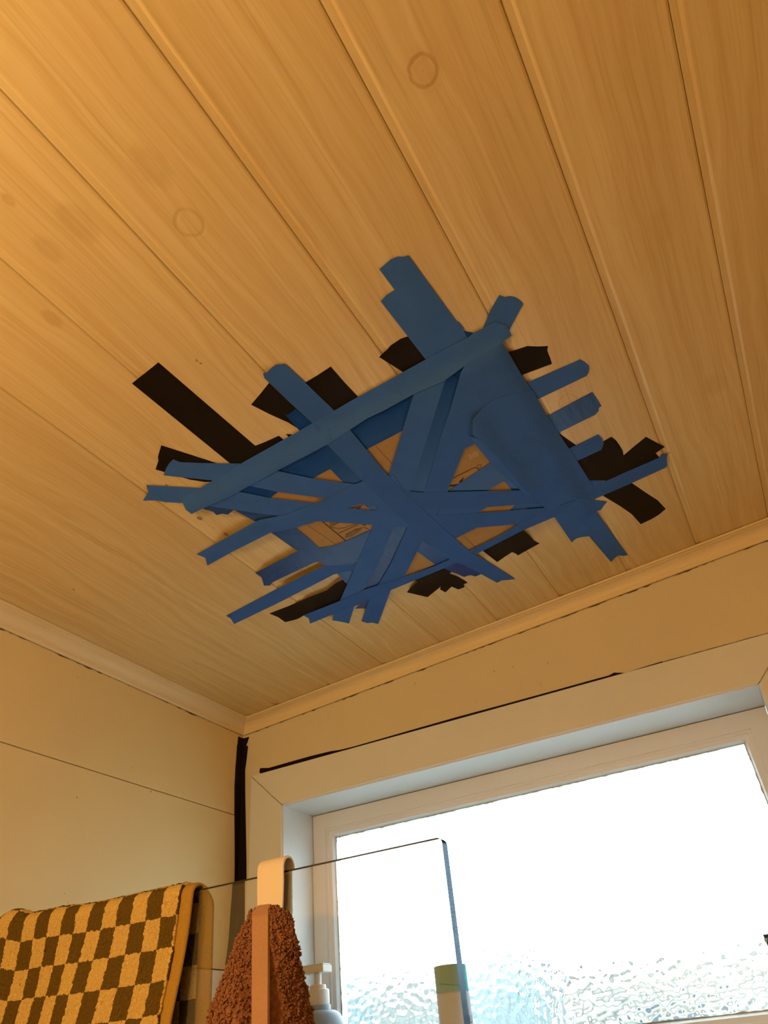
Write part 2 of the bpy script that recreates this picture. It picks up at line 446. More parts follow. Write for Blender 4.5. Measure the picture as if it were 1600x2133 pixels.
# ------------------------------------------------------------------ outdoors, seen blurred through the glass
tag(boxes('garden_ground', [((-40, .4, -4.0), (40, 60, -3.9))], plain('garden_paving', (0.30, 0.31, 0.30), .9, 3)), 'pale ground outside the window', kind='structure')
def hedge(x0, x1, y, top, label, col):
    V, F = [], []
    nx_, nz_ = 60, 16
    for s in (0, 1):
        for i in range(nx_ + 1):
            for j in range(nz_ + 1):
                x = x0 + (x1 - x0) * i / nx_; zz = -3.9 + (top + 3.9) * j / nz_
                d = noise.noise(Vector((x * 1.3, zz * 1.3, s * 5))) * .35 + noise.noise(Vector((x * 4, zz * 4, s * 9))) * .15
                tp = (j / nz_) ** 2 * (noise.noise(Vector((x * .9, 2, 1))) * .35 + noise.noise(Vector((x * 3.1, 5, 1))) * .2)
                V.append((x, y + s * 1.2 * (1 - .5 * (j / nz_) ** 3) + (d if s else -d), zz + tp))
    o_ = (nx_ + 1) * (nz_ + 1)
    for i in range(nx_):
        for j in range(nz_):
            a = i * (nz_ + 1) + j; b = a + nz_ + 1
            F += [(a, b, b + 1, a + 1), (a + 1 + o_, b + 1 + o_, b + o_, a + o_)]
        a = i * (nz_ + 1) + nz_; b = a + nz_ + 1
        F.append((a, b, b + o_, a + o_))
    for i in (0, nx_):
        for j in range(nz_):
            a = i * (nz_ + 1) + j
            F.append((a, a + 1, a + 1 + o_, a + o_))
    tag(mesh('garden_hedge', V, F, plain('hedge_leaves', col, .9, 6, .5), smooth=True), label, 'hedge')
hedge(-11, -2.6, 9.5, .10, 'dark clipped hedge blurred behind the lower left glass', (0.13, 0.16, 0.17))
house = empty('neighbour_house', (1.6, 14, -3.9))
tag(house, 'pale rendered house blurred behind the lower right glass', 'house')
boxes('house_wall', [((-3.4, 13, -3.9), (7, 19, .02))], plain('house_render', (0.36, 0.34, 0.31), .8, 4), house)
mesh('house_roof', [(-3.9, 12.5, -.02), (7.5, 12.5, -.02), (7.5, 19.5, -.02), (-3.9, 19.5, -.02), (-3.0, 16, .55), (6.6, 16, .55)],
     [(0, 1, 5, 4), (2, 3, 4, 5), (1, 2, 5), (3, 0, 4), (3, 2, 1, 0)], plain('roof_sheet', (0.30, 0.33, 0.36), .6, 3), house)
for xw in (-2.2, .6, 3.6):
    boxes('house_window', [((xw, 12.96, -1.7), (xw + 1.4, 13.02, -.5))], plain('dark_glazing', (0.05, 0.07, 0.09), .2, 3), house)

# ------------------------------------------------------------------ warm pendant lamp behind the viewer
lz = LAMP_POS.x * math.tan(TILT)
lamp = empty('pendant_lamp', (LAMP_POS.x, LAMP_POS.y, lz))
tag(lamp, 'warm globe pendant lamp on a short cord behind the viewer', 'lamp')
lathe('ceiling_rose', [(.016, -.030), (.040, -.022), (.048, -.004), (.048, .004)], (LAMP_POS.x, LAMP_POS.y, lz), M['casing'], lamp)
lathe('cord', [(.0035, LAMP_POS.z + .10 - lz), (.0035, -.028)], (LAMP_POS.x, LAMP_POS.y, lz), M['casing'], lamp, 12)
lathe('bulb_holder', [(.020, -.0), (.024, .004), (.024, .03), (.016, .036)], LAMP_POS + Vector((0, 0, .077)), M['casing'], lamp)
ld = bpy.data.lights.new('globe_bulb', 'POINT'); ld.energy = LAMP_POWER; ld.color = LAMP_COLOR; ld.shadow_soft_size = .075
lo = bpy.data.objects.new('globe_bulb', ld); COL.objects.link(lo); lo.parent = lamp; lo.location = LAMP_POS - lamp.location

# ------------------------------------------------------------------ the taped patch
PU0, PU1, PY0, PY1 = .368, .822, -.612, -.238
PH = .0035
def sstep(a, b, x):
    t_ = min(1, max(0, (x - a) / (b - a))); return t_ * t_ * (3 - 2 * t_)
def relief_h(P):
    u = P.x / CU; y = P.y
    du = min(u - PU0, PU1 - u); dy = min(y - PY0, PY1 - y)
    d = min(du, dy)
    m_ = sstep(-.016, .006, d)
    wob = noise.noise(Vector((u * 14, y * 14, .3))) * .0006 + noise.noise(Vector((u * 45, y * 45, 2.3))) * .00025
    return PH * m_ + (wob + .0008) * (.25 + .75 * m_) * m_ + .0001 * (1 - m_)
LV = .00030
def on_patch(px, py, level, lift=None):
    h = .003
    ex0 = lift(px, py) if lift else 0
    for _ in range(5):
        P = on_ceiling(px, py, h); rh = relief_h(P); h = rh + ex0 + LV * level * (.4 + .6 * min(1, rh / PH))
    return on_ceiling(px, py, h)
patch = empty('taped_patch', cp((PU0 + PU1) / 2, (PY0 + PY1) / 2, 0))
tag(patch, 'cardboard patch stuck to the ceiling with criss-crossed blue and black tape', 'tape patch')
def flat_piece(name, poly, level, mat, parent=None, lift=None, step=18, label=None, thick=.0004, proj=None, n=None):
    parent = parent if parent is not None else patch
    n = n or NRM
    bm = bmesh.new()
    vs_ = [bm.verts.new((x, y, 0)) for x, y in poly]
    f = bm.faces.new(vs_)
    bmesh.ops.triangulate(bm, faces=[f])
    xs = [p[0] for p in poly]; ys = [p[1] for p in poly]
    for ax, lo, hi in ((0, min(xs), max(xs)), (1, min(ys), max(ys))):
        k = math.floor(lo / step) + 1
        while k * step < hi:
            co = (k * step, 0, 0) if ax == 0 else (0, k * step, 0); no = (1, 0, 0) if ax == 0 else (0, 1, 0)
            bmesh.ops.bisect_plane(bm, geom=bm.verts[:] + bm.edges[:] + bm.faces[:], plane_co=co, plane_no=no, dist=1e-4)
            k += 1
    bmesh.ops.remove_doubles(bm, verts=bm.verts, dist=.05)
    fn = proj or (lambda x, y: on_patch(x, y, level, lift))
    for v in bm.verts:
        v.co = fn(v.co.x, v.co.y)
    bm.normal_update()
    for f in bm.faces:
        if f.normal.dot(n) > 0: f.normal_flip()
    for e in [e for e in bm.edges if e.is_boundary]:     # thin cut edge, kept crisp
        a_, b_ = e.verts[0].co.copy(), e.verts[1].co.copy()
        bm.faces.new([bm.verts.new(q_) for q_ in (a_, b_, b_ + n * thick, a_ + n * thick)])
    bm.normal_update()
    me = bpy.data.meshes.new(name)
    c = sum((v.co for v in bm.verts), Vector()) / len(bm.verts)
    bmesh.ops.translate(bm, verts=bm.verts, vec=-c)
    bm.to_mesh(me); bm.free()
    top = [p.normal.dot(n) < -.6 for p in me.polygons]
    me.polygons.foreach_set('use_smooth', top)
    o = link(name, me, mat, parent, c)
    if label: o['label'] = label
    return o

card = flat_piece('cardboard_panel', [(415, 1045), (600, 935), (800, 830), (1010, 715), (1095, 850), (1205, 1025), (1145, 1065), (985, 1145), (860, 1195), (740, 1235), (690, 1178), (560, 1092)], 2.6, M['card'],
                  label='brown corrugated cardboard showing between the tapes')
def strokes(mat, lst, name):
    for pts, wd in lst:
        for (x0, y0), (x1, y1) in zip(pts, pts[1:]):
            dx, dy = x1 - x0, y1 - y0; L_ = math.hypot(dx, dy); nx_, ny_ = -dy / L_ * wd / 2, dx / L_ * wd / 2
            flat_piece(name, [(x0 + nx_, y0 + ny_), (x1 + nx_, y1 + ny_), (x1 - nx_, y1 - ny_), (x0 - nx_, y0 - ny_)], 2.9, mat, card, thick=.0001)
strokes(M['ink'], [([(944, 996), (988, 974), (992, 974), (1000, 981)], 1.6), ([(669, 1084), (721, 1127)], 2.2), ([(688, 1087), (688, 1097), (708, 1088)], 1.1),
                   ([(690, 1098), (704, 1101), (718, 1099), (742, 1091)], 1.0), ([(705, 1111), (747, 1092)], 1.4), ([(994, 970), (1001, 967), (1003, 973), (997, 976), (994, 970)], 1.0),
                   ([(720, 1121), (721, 1113), (745, 1100)], .9), ([(755, 1093), (762, 1094)], 1.6), ([(757, 1098), (768, 1102)], 1.2), ([(741, 1105), (755, 1099)], 1.6), ([(730, 1059), (756, 1052)], 1.4), ([(742, 1060), (752, 1056)], 2.4)], 'printed_line')
flat_piece('printed_arrow', [(956, 1003), (967, 993), (963, 1004), (958, 1008)], 2.9, M['ink'], card, thick=.0001)
flat_piece('printed_bar', [(935, 1014), (938, 1010), (955, 1008), (948, 1013)], 2.9, M['ink'], card, thick=.0001)
flat_piece('printed_block', [(720, 1121), (722, 1112), (745, 1101), (754, 1104), (732, 1118)], 2.8, M['fade'], card, thick=.0001)
flat_piece('printed_block', [(689, 1087), (708, 1088), (690, 1096)], 2.8, M['fade'], card, thick=.0001)
strokes(M['fade'], [([(641, 1094), (698, 1133)], 1.6), ([(966, 1116), (994, 1144)], 1.8), ([(783, 930), (818, 967)], 1.8)], 'fold_line')
strokes(M['stamp'], [([(977 + a, 949 - .45 * a + r * 4), (977 + a + w_, 949 - .45 * (a + w_) + r * 4)], 1.5) for r in range(3) for a, w_ in ((0 + r, 4), (6 + r, 3), (10 + r * 1.5, 5), (16 + r, 3))], 'stamp_mark')

# black tape under everything
BT = [
 ([(330,755),(275,799),(480,966),(545,1000),(600,985),(600,960),(531,928)], 1),
 ([(522,937),(532,929),(552,921),(581,908),(593,918),(640,950),(600,985),(520,970)], 2),
 ([(596,904),(616,906),(660,930),(620,935)], 1),
 ([(336,928),(329,951),(330,960),(324,978),(345,984),(395,999),(427,1004),(470,1002),(490,980),(448,964)], 1),
 ([(575,785),(561,797),(542,821),(523,843),(560,862),(600,880),(640,905),(720,870),(640,800)], 1),
 ([(689,764),(660,783),(633,799),(590,830),(690,880),(770,850),(746,827),(716,795)], 2),
 ([(850,701),(835,706),(826,712),(814,720),(806,729),(797,737),(790,744),(811,757),(839,775),(886,790),(910,760),(890,720)], 1),
 ([(1050,737),(1075,729),(1098,721),(1120,722),(1142,721),(1140,729),(1141,733),(1146,745),(1150,758),(1085,782),(1050,795),(1020,760)], 1),
 ([(1150,885),(1167,904),(1200,927),(1195,950),(1160,960),(1130,910)], 1),
 ([(1180,950),(1240,935),(1252,925),(1258,919),(1274,910),(1284,918),(1291,928),(1297,938),(1299,948),(1292,975),(1285,992),(1228,1001),(1190,985)], 2),
 ([(1299,949),(1320,931),(1346,910),(1366,921),(1385,931),(1366,944),(1374,953),(1300,985),(1262,1002),(1228,1001),(1190,985),(1240,962)], 1),
 ([(1240,1020),(1290,990),(1319,1008),(1345,1026),(1370,1042),(1387,1060),(1373,1072),(1358,1081),(1335,1092),(1316,1071),(1290,1053),(1258,1034)], 1),
 ([(1005,1147),(985,1120),(1060,1080),(1091,1105),(1106,1119),(1113,1127),(1124,1132),(1100,1145),(1079,1157),(1074,1153),(1067,1150),(1050,1161),(1036,1171)], 1),
 ([(864,1209),(840,1190),(920,1150),(947,1185),(937,1195),(953,1201),(974,1214),(966,1217),(968,1223),(955,1228),(941,1222),(928,1234),(917,1228),(918,1222),(891,1244),(848,1234),(860,1221),(872,1211)], 1),
 ([(561,1278),(600,1263),(640,1246),(681,1230),(700,1215),(740,1195),(760,1230),(708,1252),(670,1270),(633,1282),(621,1289),(611,1292),(594,1296),(580,1286)], 1),
]
for k, (poly, lv) in enumerate(BT):
    flat_piece('black_tape_strip', poly, lv, M['black_tape'], label='black cloth tape')

# glossy blue tape
GT_ = [
 ([(592,862),(599,865),(616,852),(660,890),(740,960),(830,1050),(960,1160),(1005,1195),(990,1201),(982,1198),(974,1199),(967,1202),(908,1177),(873,1152),(774,1064),(751,1044),(716,1006),(689,978),(640,915)], 3, 'gloss_tape'),
 ([(450,1040),(600,955),(760,870),(990,735),(1010,760),(930,850),(841,896),(762,937),(689,976),(650,997),(577,1026),(562,1038),(480,1060)], 2, 'gloss_tape'),
 ([(690,1140),(770,1104),(860,1063),(933,1023),(1022,964),(1070,930),(1110,960),(1050,1002),(1017,1021),(956,1057),(936,1071),(870,1105),(752,1155),(702,1164)], 2, 'film_tape'),
 ([(933,1023),(1022,964),(1070,930),(1110,960),(1050,1002),(1017,1021),(956,1057),(900,1075)], 3, 'gloss_tape'),
 ([(1020,960),(1080,930),(1180,1030),(1140,1062),(1102,1061),(1092,1051),(1066,1021),(1050,1002)], 1, 'gloss_tape'),
 ([(935,770),(968,805),(930,940),(905,1030),(845,1035),(872,940)], 4, 'gloss_tape'),
 ([(532,1194),(580,1169),(630,1143),(660,1152),(682,1165),(655,1172),(610,1193),(568,1213),(562,1220),(550,1220),(556,1210),(545,1203)], 2, 'film_tape'),
 ([(563,1108),(595,1098),(613,1097),(640,1118),(665,1141),(690,1138),(740,1120),(770,1106),(760,1150),(702,1164),(740,1172),(695,1179),(674,1178),(650,1160),(627,1145),(617,1146)], 3, 'film_tape'),
 ([(423,1060),(445,1046),(500,1050),(575,1066),(605,1078),(545,1090),(529,1085),(505,1072),(487,1062),(475,1072),(463,1070),(451,1073),(444,1066)], 1, 'film_tape'),
 ([(700,1192),(735,1180),(760,1185),(728,1218),(719,1213)], 1, 'gloss_tape'),
 ([(740,1268),(767,1246),(785,1240),(763,1267)], 1, 'film_tape'),
 ([(1234,817),(1246,834),(1253,846),(1248,849),(1247,856),(1240,864),(1161,903),(1120,915),(1095,880),(1142,866),(1190,840)], 2, 'film_tape'),
 ([(962,689),(988,694),(995,710),(972,715)], 1, 'gloss_tape'),
 ([(755,1235),(783,1178),(800,1150),(850,1130),(816,1185),(790,1228)], 1, 'film_tape'),
 ([(785,1165),(812,1098),(862,1090),(838,1148),(805,1165)], 1, 'film_tape'),
]
for poly, lv, mt in GT_:
    flat_piece('glossy_tape_strip', poly, lv + 2.6, M[mt], label='glossy dark blue tape')

# matte blue painter's tape
def near_line(a, b, w_, amp):
    ax, ay = a; bx, by = b; dx, dy = bx - ax, by - ay; L2 = dx * dx + dy * dy
    def f(x, y):
        t_ = min(1, max(0, ((x - ax) * dx + (y - ay) * dy) / L2))
        return amp * (1 - sstep(0, w_, math.hypot(x - ax - t_ * dx, y - ay - t_ * dy)))
    return f
PT = [
 # (outline, level, lift)
 ([(851,532),(842,535),(828,535),(815,540),(801,552),(790,561),(822,604),(900,710),(930,745),(985,725),(972,700),(948,665)], 2, None),
 ([(838,602),(821,605),(805,615),(793,628),(886,748),(920,765),(985,720),(972,700),(966,691),(966,684),(957,672),(946,666),(910,700)], 3, None),
 ([(1040,615),(1052,619),(1063,617),(1073,619),(1080,623),(1086,628),(1090,633),(1061,688),(1040,725),(995,725),(1006,684),(1013,668),(1021,648)], 2, None),
 ([(1209,749),(1218,754),(1227,762),(1228,768),(1226,776),(1222,783),(1124,830),(1060,855),(1030,825),(1097,798)], 2, None),
 ([(1247,905),(1255,914),(1258,924),(1253,937),(1203,960),(1170,975),(1140,950),(1185,935)], 3, None),
 ([(1391,945),(1384,946),(1378,946),(1373,954),(1320,977),(1265,1001),(1236,1016),(1180,1040),(1195,1062),(1238,1040),(1310,1009),(1387,974),(1390,969),(1389,955)], 3, None),
 ([(1228,1001),(1262,1001),(1236,1016),(1200,1030),(1180,1010)], 2, None),
 ([(1120,1020),(1155,1077),(1172,1102),(1191,1130),(1200,1122),(1210,1119),(1228,1117),(1205,1060),(1180,1010)], 3, None),
 ([(1175,1010),(1200,1060),(1228,1118),(1273,1171),(1280,1163),(1288,1157),(1300,1158),(1308,1156),(1275,1111),(1242,1065),(1215,1010)], 4, None),
 ([(1238,1042),(1265,1045),(1258,1053),(1252,1062),(1241,1065),(1200,1080),(1155,1077),(1130,1075),(1194,1034)], 5, None),
 # strips crossing the patch
 ([(862,821),(811,986),(789,1047),(774,1102),(744,1171),(708,1252),(692,1292),(703,1294),(715,1296),(727,1299),(739,1261),(755,1230),(783,1185),(820,1099),(855,1024),(883,935),(926,797),(945,760),(880,790)], 5, None),
 ([(971,757),(1012,765),(985,890),(966,939),(933,1022),(905,1080),(867,1153),(842,1202),(814,1230),(788,1300),(776,1297),(765,1298),(753,1294),(769,1250),(786,1222),(813,1177),(849,1098),(884,1024),(900,973),(916,917),(948,821),(960,777)], 6, None),
 ([(305,1011),(309,1025),(298,1043),(325,1042),(345,1046),(382,1048),(440,1055),(530,1068),(600,1077),(664,1086),(771,1093),(860,1100),(860,1064),(785,1064),(725,1058),(665,1049),(564,1038),(492,1023),(417,1017),(360,1014)], 5, None),
 ([(361,957),(352,966),(345,978),(341,990),(395,996),(447,1001),(519,1012),(586,1026),(678,1038),(760,1052),(830,1062),(845,1030),(747,1010),(719,1006),(642,995),(577,981),(498,966),(420,965),(375,963)], 6, None),
 ([(410,1155),(418,1158),(428,1162),(430,1170),(432,1178),(483,1150),(563,1110),(613,1100),(667,1084),(725,1058),(790,1040),(840,1020),(820,990),(755,1003),(710,1021),(680,1038),(649,1052),(589,1074),(542,1083),(530,1088)], 7, None),
 ([(471,1283),(480,1288),(484,1294),(488,1300),(577,1257),(640,1225),(697,1196),(740,1188),(775,1180),(770,1168),(742,1172),(672,1180),(577,1227)], 3, None),
 ([(837,1022),(875,1026),(980,1024),(1100,1021),(1150,1022),(1150,1045),(1128,1047),(1073,1052),(1016,1056),(917,1058),(860,1060),(820,1045)], 7, None),
 ([(890,1076),(909,1074),(1061,1064),(1134,1058),(1160,1056),(1150,1072),(1137,1067),(1106,1089),(1091,1091),(994,1099),(950,1121),(900,1140),(850,1110)], 6, None),
 ([(909,1074),(917,1058),(1016,1056),(985,1073),(925,1103),(880,1090)], 5, None),
 ([(1102,1062),(1092,1060),(1061,1064),(1073,1052),(1128,1047),(1137,1057)], 0.6, None),
 ([(632,1282),(643,1288),(646,1299),(695,1279),(740,1262),(770,1250),(815,1229),(864,1209),(939,1178),(1007,1147),(1091,1104),(1155,1077),(1200,1042),(1137,1062),(1091,1086),(1032,1121),(978,1147),(906,1179),(842,1202),(755,1230),(708,1252)], 7, None),
 ([(594,758),(575,760),(566,766),(556,776),(548,778),(551,788),(600,835),(650,881),(682,926),(755,1002),(820,1065),(900,1139),(941,1168),(967,1177),(1036,1214),(1045,1209),(1060,1208),(1073,1206),(1020,1172),(981,1151),(925,1102),(837,1021),(800,980),(729,895),(695,854),(635,796)], 8, None),
 ([(378,1040),(440,1003),(500,967),(625,897),(746,827),(886,750),(974,704),(988,693),(1006,684),(1030,671),(1055,678),(1062,689),(1066,699),(1047,713),(971,760),(926,793),(862,821),(800,855),(764,872),(729,895),(682,926),(575,982),(480,1034),(421,1060),(399,1071),(387,1062),(382,1051)], 9, None),
 ([(960,777),(971,757),(1047,713),(1085,778),(1125,842),(1060,860),(1000,880),(985,890),(970,935),(955,920),(930,880)], 8, None),
 ([(985,875),(1005,850),(1029,832),(1049,825),(1110,813),(1140,866),(1203,961),(1239,1019),(1194,1036),(1144,1066),(1103,1030),(1056,976),(1031,945),(1000,917),(985,905)], 10, near_line((985, 895), (1105, 1035), 46, .0075)),
 ([(978,909),(990,912),(1000,916),(1031,944),(1056,975),(1106,1031),(1100,1034),(1084,1021),(1050,992),(1019,961),(991,927)], 10.4, near_line((990, 905), (1110, 1030), 40, .0045)),
]
for poly, lv, lift in PT:
    flat_piece('painters_tape_strip', poly, lv + 2.6, M['blue_tape'], lift=lift, label='matte blue painter\'s tape')

# ------------------------------------------------------------------ other black tapes on the walls
def corner_strip(name, rows, label):
    # rows: (z, reach on the left wall, reach on the window wall)
    V, F = [], []
    for z, a, b in rows:
        V += [(.0002, -a, z), (.0009, -a, z), (.0012, -.0035, z), (.0035, -.0012, z), (b, -.0009, z), (b, -.0002, z)]
    for i in range(len(rows) - 1):
        for k in range(5):
            F.append((i * 6 + k, i * 6 + k + 1, i * 6 + k + 7, i * 6 + k + 6))
    o = mesh(name, V, F, M['black_tape'])
    tag(o, label, 'tape', 'black tapes around the window')
rows = []
for yl, xl, xr in [(1551, 494.5, 516.5), (1575, 493, 514), (1600, 491, 510.5), (1640, 489, 510.5), (1700, 489, 511.5), (1760, 489.5, 512.5), (1800, 489.5, 513), (1838, 489, 513), (1870, 487, 513), (1910, 484, 513), (1940, 482, 512.5), (1965, 480, 512), (1990, 477, 511), (2008, 474, 505), (2018, 476, 498)]:
    L = at_x(xl, yl, .0009); R_ = at_y(xr, yl, -.0009)
    rows.append((L.z, max(.002, -L.y), max(.002, R_.x)))
corner_strip('black_tape_strip', rows, 'long black tape strip running down the corner beside the window')
rows = []
for yl, xl, xr in [(1534, 496.5, 519), (1543, 495.5, 516), (1549, 495, 513.5), (1556, 494.6, 513)]:
    L = at_x(xl, yl, .0004); R_ = at_y(xr, yl, -.0005)
    rows.append((L.z, max(.002, -L.y), max(.002, R_.x)))
corner_strip('black_tape_scrap', rows, 'short black tape scrap in the corner right under the cornice')
def bt(x):     # upper edge of the casing in the photograph
    return 1610 + (x - 545) * (1320 - 1610) / (1600 - 545)
top = [(542, 1600), (560, 1599.5), (600, 1588), (650, 1574), (690, 1564.5), (708, 1562), (740, 1554), (770, 1545.5), (850, 1522.5), (950, 1494), (1050, 1467), (1150, 1439.5), (1240, 1414.5), (1268, 1407), (1279, 1401), (1303, 1401.5), (1340, 1389.5), (1380, 1377.5)]
bot = [(x, bt(x) + 4) for x in (1380, 1240, 1050, 850, 700, 545)] + [(540, 1608)]
o = flat_piece('black_tape_strip', top + bot, 0, M['black_tape'], proj=lambda x, y: at_y(x, y, -.0012), n=Vector((0, 1, 0)), thick=.0009, step=60)
o.parent = None; o.location = at_y(900, 1510, -.0012) * 0 + o.location + patch.location
tag(o, 'narrow black tape sliver along the top edge of the window casing', 'tape', 'black tapes around the window')

# open joint between the casing and the wall
p0, p1 = at_y(1375, bt(1375) - .6, -.0006), at_y(1600, bt(1600) - .6, -.0006)
p1 = p0 + (p1 - p0) * 1.2
V, F = [], []
for i in range(61):
    p = p0.lerp(p1, i / 60); w_ = .0010 + .0006 * noise.noise(p * 60)
    V += [p + Vector((0, 0, w_)), p - Vector((0, 0, .0015))]
mesh('open_joint', V, [(2 * i, 2 * i + 1, 2 * i + 3, 2 * i + 2) for i in range(60)], M['gap'], win)

# ------------------------------------------------------------------ glass bath screen
YSC, TH = -.50, .0120
SCR = at_y(925, 1748, YSC).x; SCT = at_y(600, 1815.5, YSC).z
r = .0055
pts = [(.004, -1.75), (SCR, -1.75), (SCR, SCT - r)] + [(SCR - r + r * math.cos(a), SCT - r + r * math.sin(a)) for a in [math.radians(d) for d in (15, 30, 45, 60, 75)]] + [(SCR - r, SCT), (.004, SCT)]
n = len(pts)
V = [(x, YSC - TH / 2, z) for x, z in pts] + [(x, YSC + TH / 2, z) for x, z in pts]
F = [tuple(range(n)), tuple(range(2 * n - 1, n - 1, -1))] + [(i + 1 if i + 1 < n else 0, i, i + n, (i + 1 if i + 1 < n else 0) + n) for i in range(n)]
t = NT('screen_glass')
gl = t.n('ShaderNodeBsdfGlass', Color=(0.985, 0.995, 0.99, 1), Roughness=0.0, IOR=1.5)
t.l(gl.outputs[0], t.out.inputs[0])
screen = mesh('bath_screen', V, F, t.m, origin=(SCR / 2, YSC, -1.75))
bm = bmesh.new(); bm.from_mesh(screen.data); bmesh.ops.recalc_face_normals(bm, faces=bm.faces); bm.to_mesh(screen.data); bm.free()
te = NT('glass_edge')
ge = te.n('ShaderNodeBsdfGlass', Color=(0.035, 0.05, 0.065, 1), Roughness=0.25, IOR=1.5); te.l(ge.outputs[0], te.out.inputs[0])
screen.data.materials.append(te.m)
te = NT('glass_side_edge')
ge = te.n('ShaderNodeBsdfGlass', Color=(0.38, 0.48, 0.60, 1), Roughness=0.2, IOR=1.5); te.l(ge.outputs[0], te.out.inputs[0])
screen.data.materials.append(te.m)
for p_ in screen.data.polygons:
    if abs(p_.normal.y) < .5: p_.material_index = 1 if abs(p_.normal.z) > .3 else 2
tag(screen, 'clear glass bath screen with a rounded top corner in front of the window', 'glass screen')

# ------------------------------------------------------------------ checked towel over the screen
tw = empty('checked_towel', (.17, YSC, -.77))
tag(tw, 'olive and cream checked terry towel draped over the glass screen', 'towel')
XT0 = .006
FT, BTZ = -.60, -.60            # lower ends of the two sides, below the picture
SQ = .0292
def towel_top(x):               # crest height
    return SCT + .006 + .010 * math.exp(-((x - .052) / .022) ** 2) + .0035 * math.exp(-((x - .12) / .05) ** 2) + .0025 * sstep(.2, .03, x) * 1.0
def towel_right(s):             # right edge along the arc, s < 0 front (metres below crest), s > 0 back
    if s < 0: return .3390 - .018 * sstep(0, .20, -s)
    return .3390 + .014 * sstep(0, .03, s)
ARC = [-.36 + .0017 * k for k in range(int(.66 / .0017) + 1)]
def towel_pt(x, s, off=0.0):
    zc = towel_top(x) + .001; R = .0115 + off
    hump = .006 * math.exp(-((x - .052) / .024) ** 2)
    la = math.pi * .0115 / 2
    if abs(s) < la:
        a = s / .0115
        return Vector((x, YSC + math.sin(a) * (R + hump * .3), zc - .0115 + math.cos(a) * R))
    d = abs(s) - la
    fold = .0045 * math.sin(x * 34 + 1.0) * sstep(0, .08, d) + .0055 * math.exp(-((x - .052) / .02) ** 2) * sstep(.12, 0, d)
    if s < 0: return Vector((x, YSC - R - .07 * d * sstep(0, .12, d) - fold, zc - .0115 - d))
    return Vector((x, YSC + R + .03 * d + fold * .4, zc - .0115 - d))
NXT = 210
V, F, UV = [], [], []
for i in range(NXT + 1):
    for s in ARC:
        xr = towel_right(s) - .0155
        f = i / NXT; x = XT0 + (xr - XT0) * f
        jit = (noise.noise(Vector((x * 520, s * 520, 1))) * .0013 + noise.noise(Vector((x * 1500, s * 900, 5))) * .0010)
        V.append(towel_pt(x, s, jit)); UV.append((.328 + (f - 1) * (.328 - XT0) * SQ / .0218, s))
m_ = len(ARC)
for i in range(NXT):
    for j in range(m_ - 1):
        a = i * m_ + j; F.append((a, a + 1, a + m_ + 1, a + m_))
t = NT('checked_terry')
uvn = t.n('ShaderNodeUVMap', _uv_map='weave')
wn = t.n('ShaderNodeTexNoise', Scale=420.0, Detail=2.0); t.l(uvn.outputs[0], wn.inputs['Vector'])
sub = t.n('ShaderNodeVectorMath', _operation='SUBTRACT'); t.l(wn.outputs['Color'], sub.inputs[0]); sub.inputs[1].default_value = (.5, .5, .5)
scl = t.n('ShaderNodeVectorMath', _operation='SCALE'); t.l(sub.outputs[0], scl.inputs[0]); scl.inputs['Scale'].default_value = .0028
add = t.n('ShaderNodeVectorMath', _operation='ADD'); t.l(uvn.outputs[0], add.inputs[0]); t.l(scl.outputs[0], add.inputs[1])
off = t.n('ShaderNodeVectorMath', _operation='ADD'); t.l(add.outputs[0], off.inputs[0]); off.inputs[1].default_value = (10 * SQ * 2 + SQ * .04 - .328, 10 * SQ * 2 + SQ + .006, .5 * SQ)
ck = t.n('ShaderNodeTexChecker', Scale=1.0 / SQ, Color1=(0.92, 0.64, 0.20, 1), Color2=(0.185, 0.115, 0.018, 1)); t.l(off.outputs[0], ck.inputs['Vector'])
fz = t.noise(uvn.outputs[0], 900, 3); fl = t.noise(uvn.outputs[0], 300, 2)
col = t.mix(1.0, ck.outputs[0], t.ramp(fz, [(.25, (.62, .6, .55)), (.7, (1.1, 1.1, 1.1))]), 'MULTIPLY')
mat = t.bsdf(col, .95, t.math('ADD', fz, fl), .0022, .8, .1)
body = mesh('towel_cloth', V, F, mat, tw, smooth=True)
uvl = body.data.uv_layers.new(name='weave')
li = np.empty(len(body.data.loops), dtype=np.int32); body.data.loops.foreach_get('vertex_index', li)
uvl.data.foreach_set('uv', np.array(UV, dtype=np.float32)[li].ravel())
so = body.modifiers.new('thickness', 'SOLIDIFY'); so.thickness = .004; so.offset = -1
# woven border
V, F = [], []
for s in ARC[::2]:
    xr = towel_right(s)
    for f, o_ in ((0, .0004), (.15, .0014), (.5, .0017), (.85, .0014), (1.0, -.0005), (.85, -.0028), (0, -.003)):
        V.append(towel_pt(xr - .0165 + .0175 * f, s, o_))
k = 7
for i in range(len(ARC[::2]) - 1):
    for j in range(k):
        a, b = i * k + j, i * k + (j + 1) % k
        F.append((a, b, b + k, a + k))
bd = mesh('border_band', V, F, plain('mustard_border', (0.46, 0.27, 0.045), .85, 500, .25, .0006, .1), tw, smooth=True)
bd['label'] = 'flat mustard woven border'
bm = bmesh.new(); bm.from_mesh(bd.data); bmesh.ops.recalc_face_normals(bm, faces=bm.faces); bm.to_mesh(bd.data); bm.free()

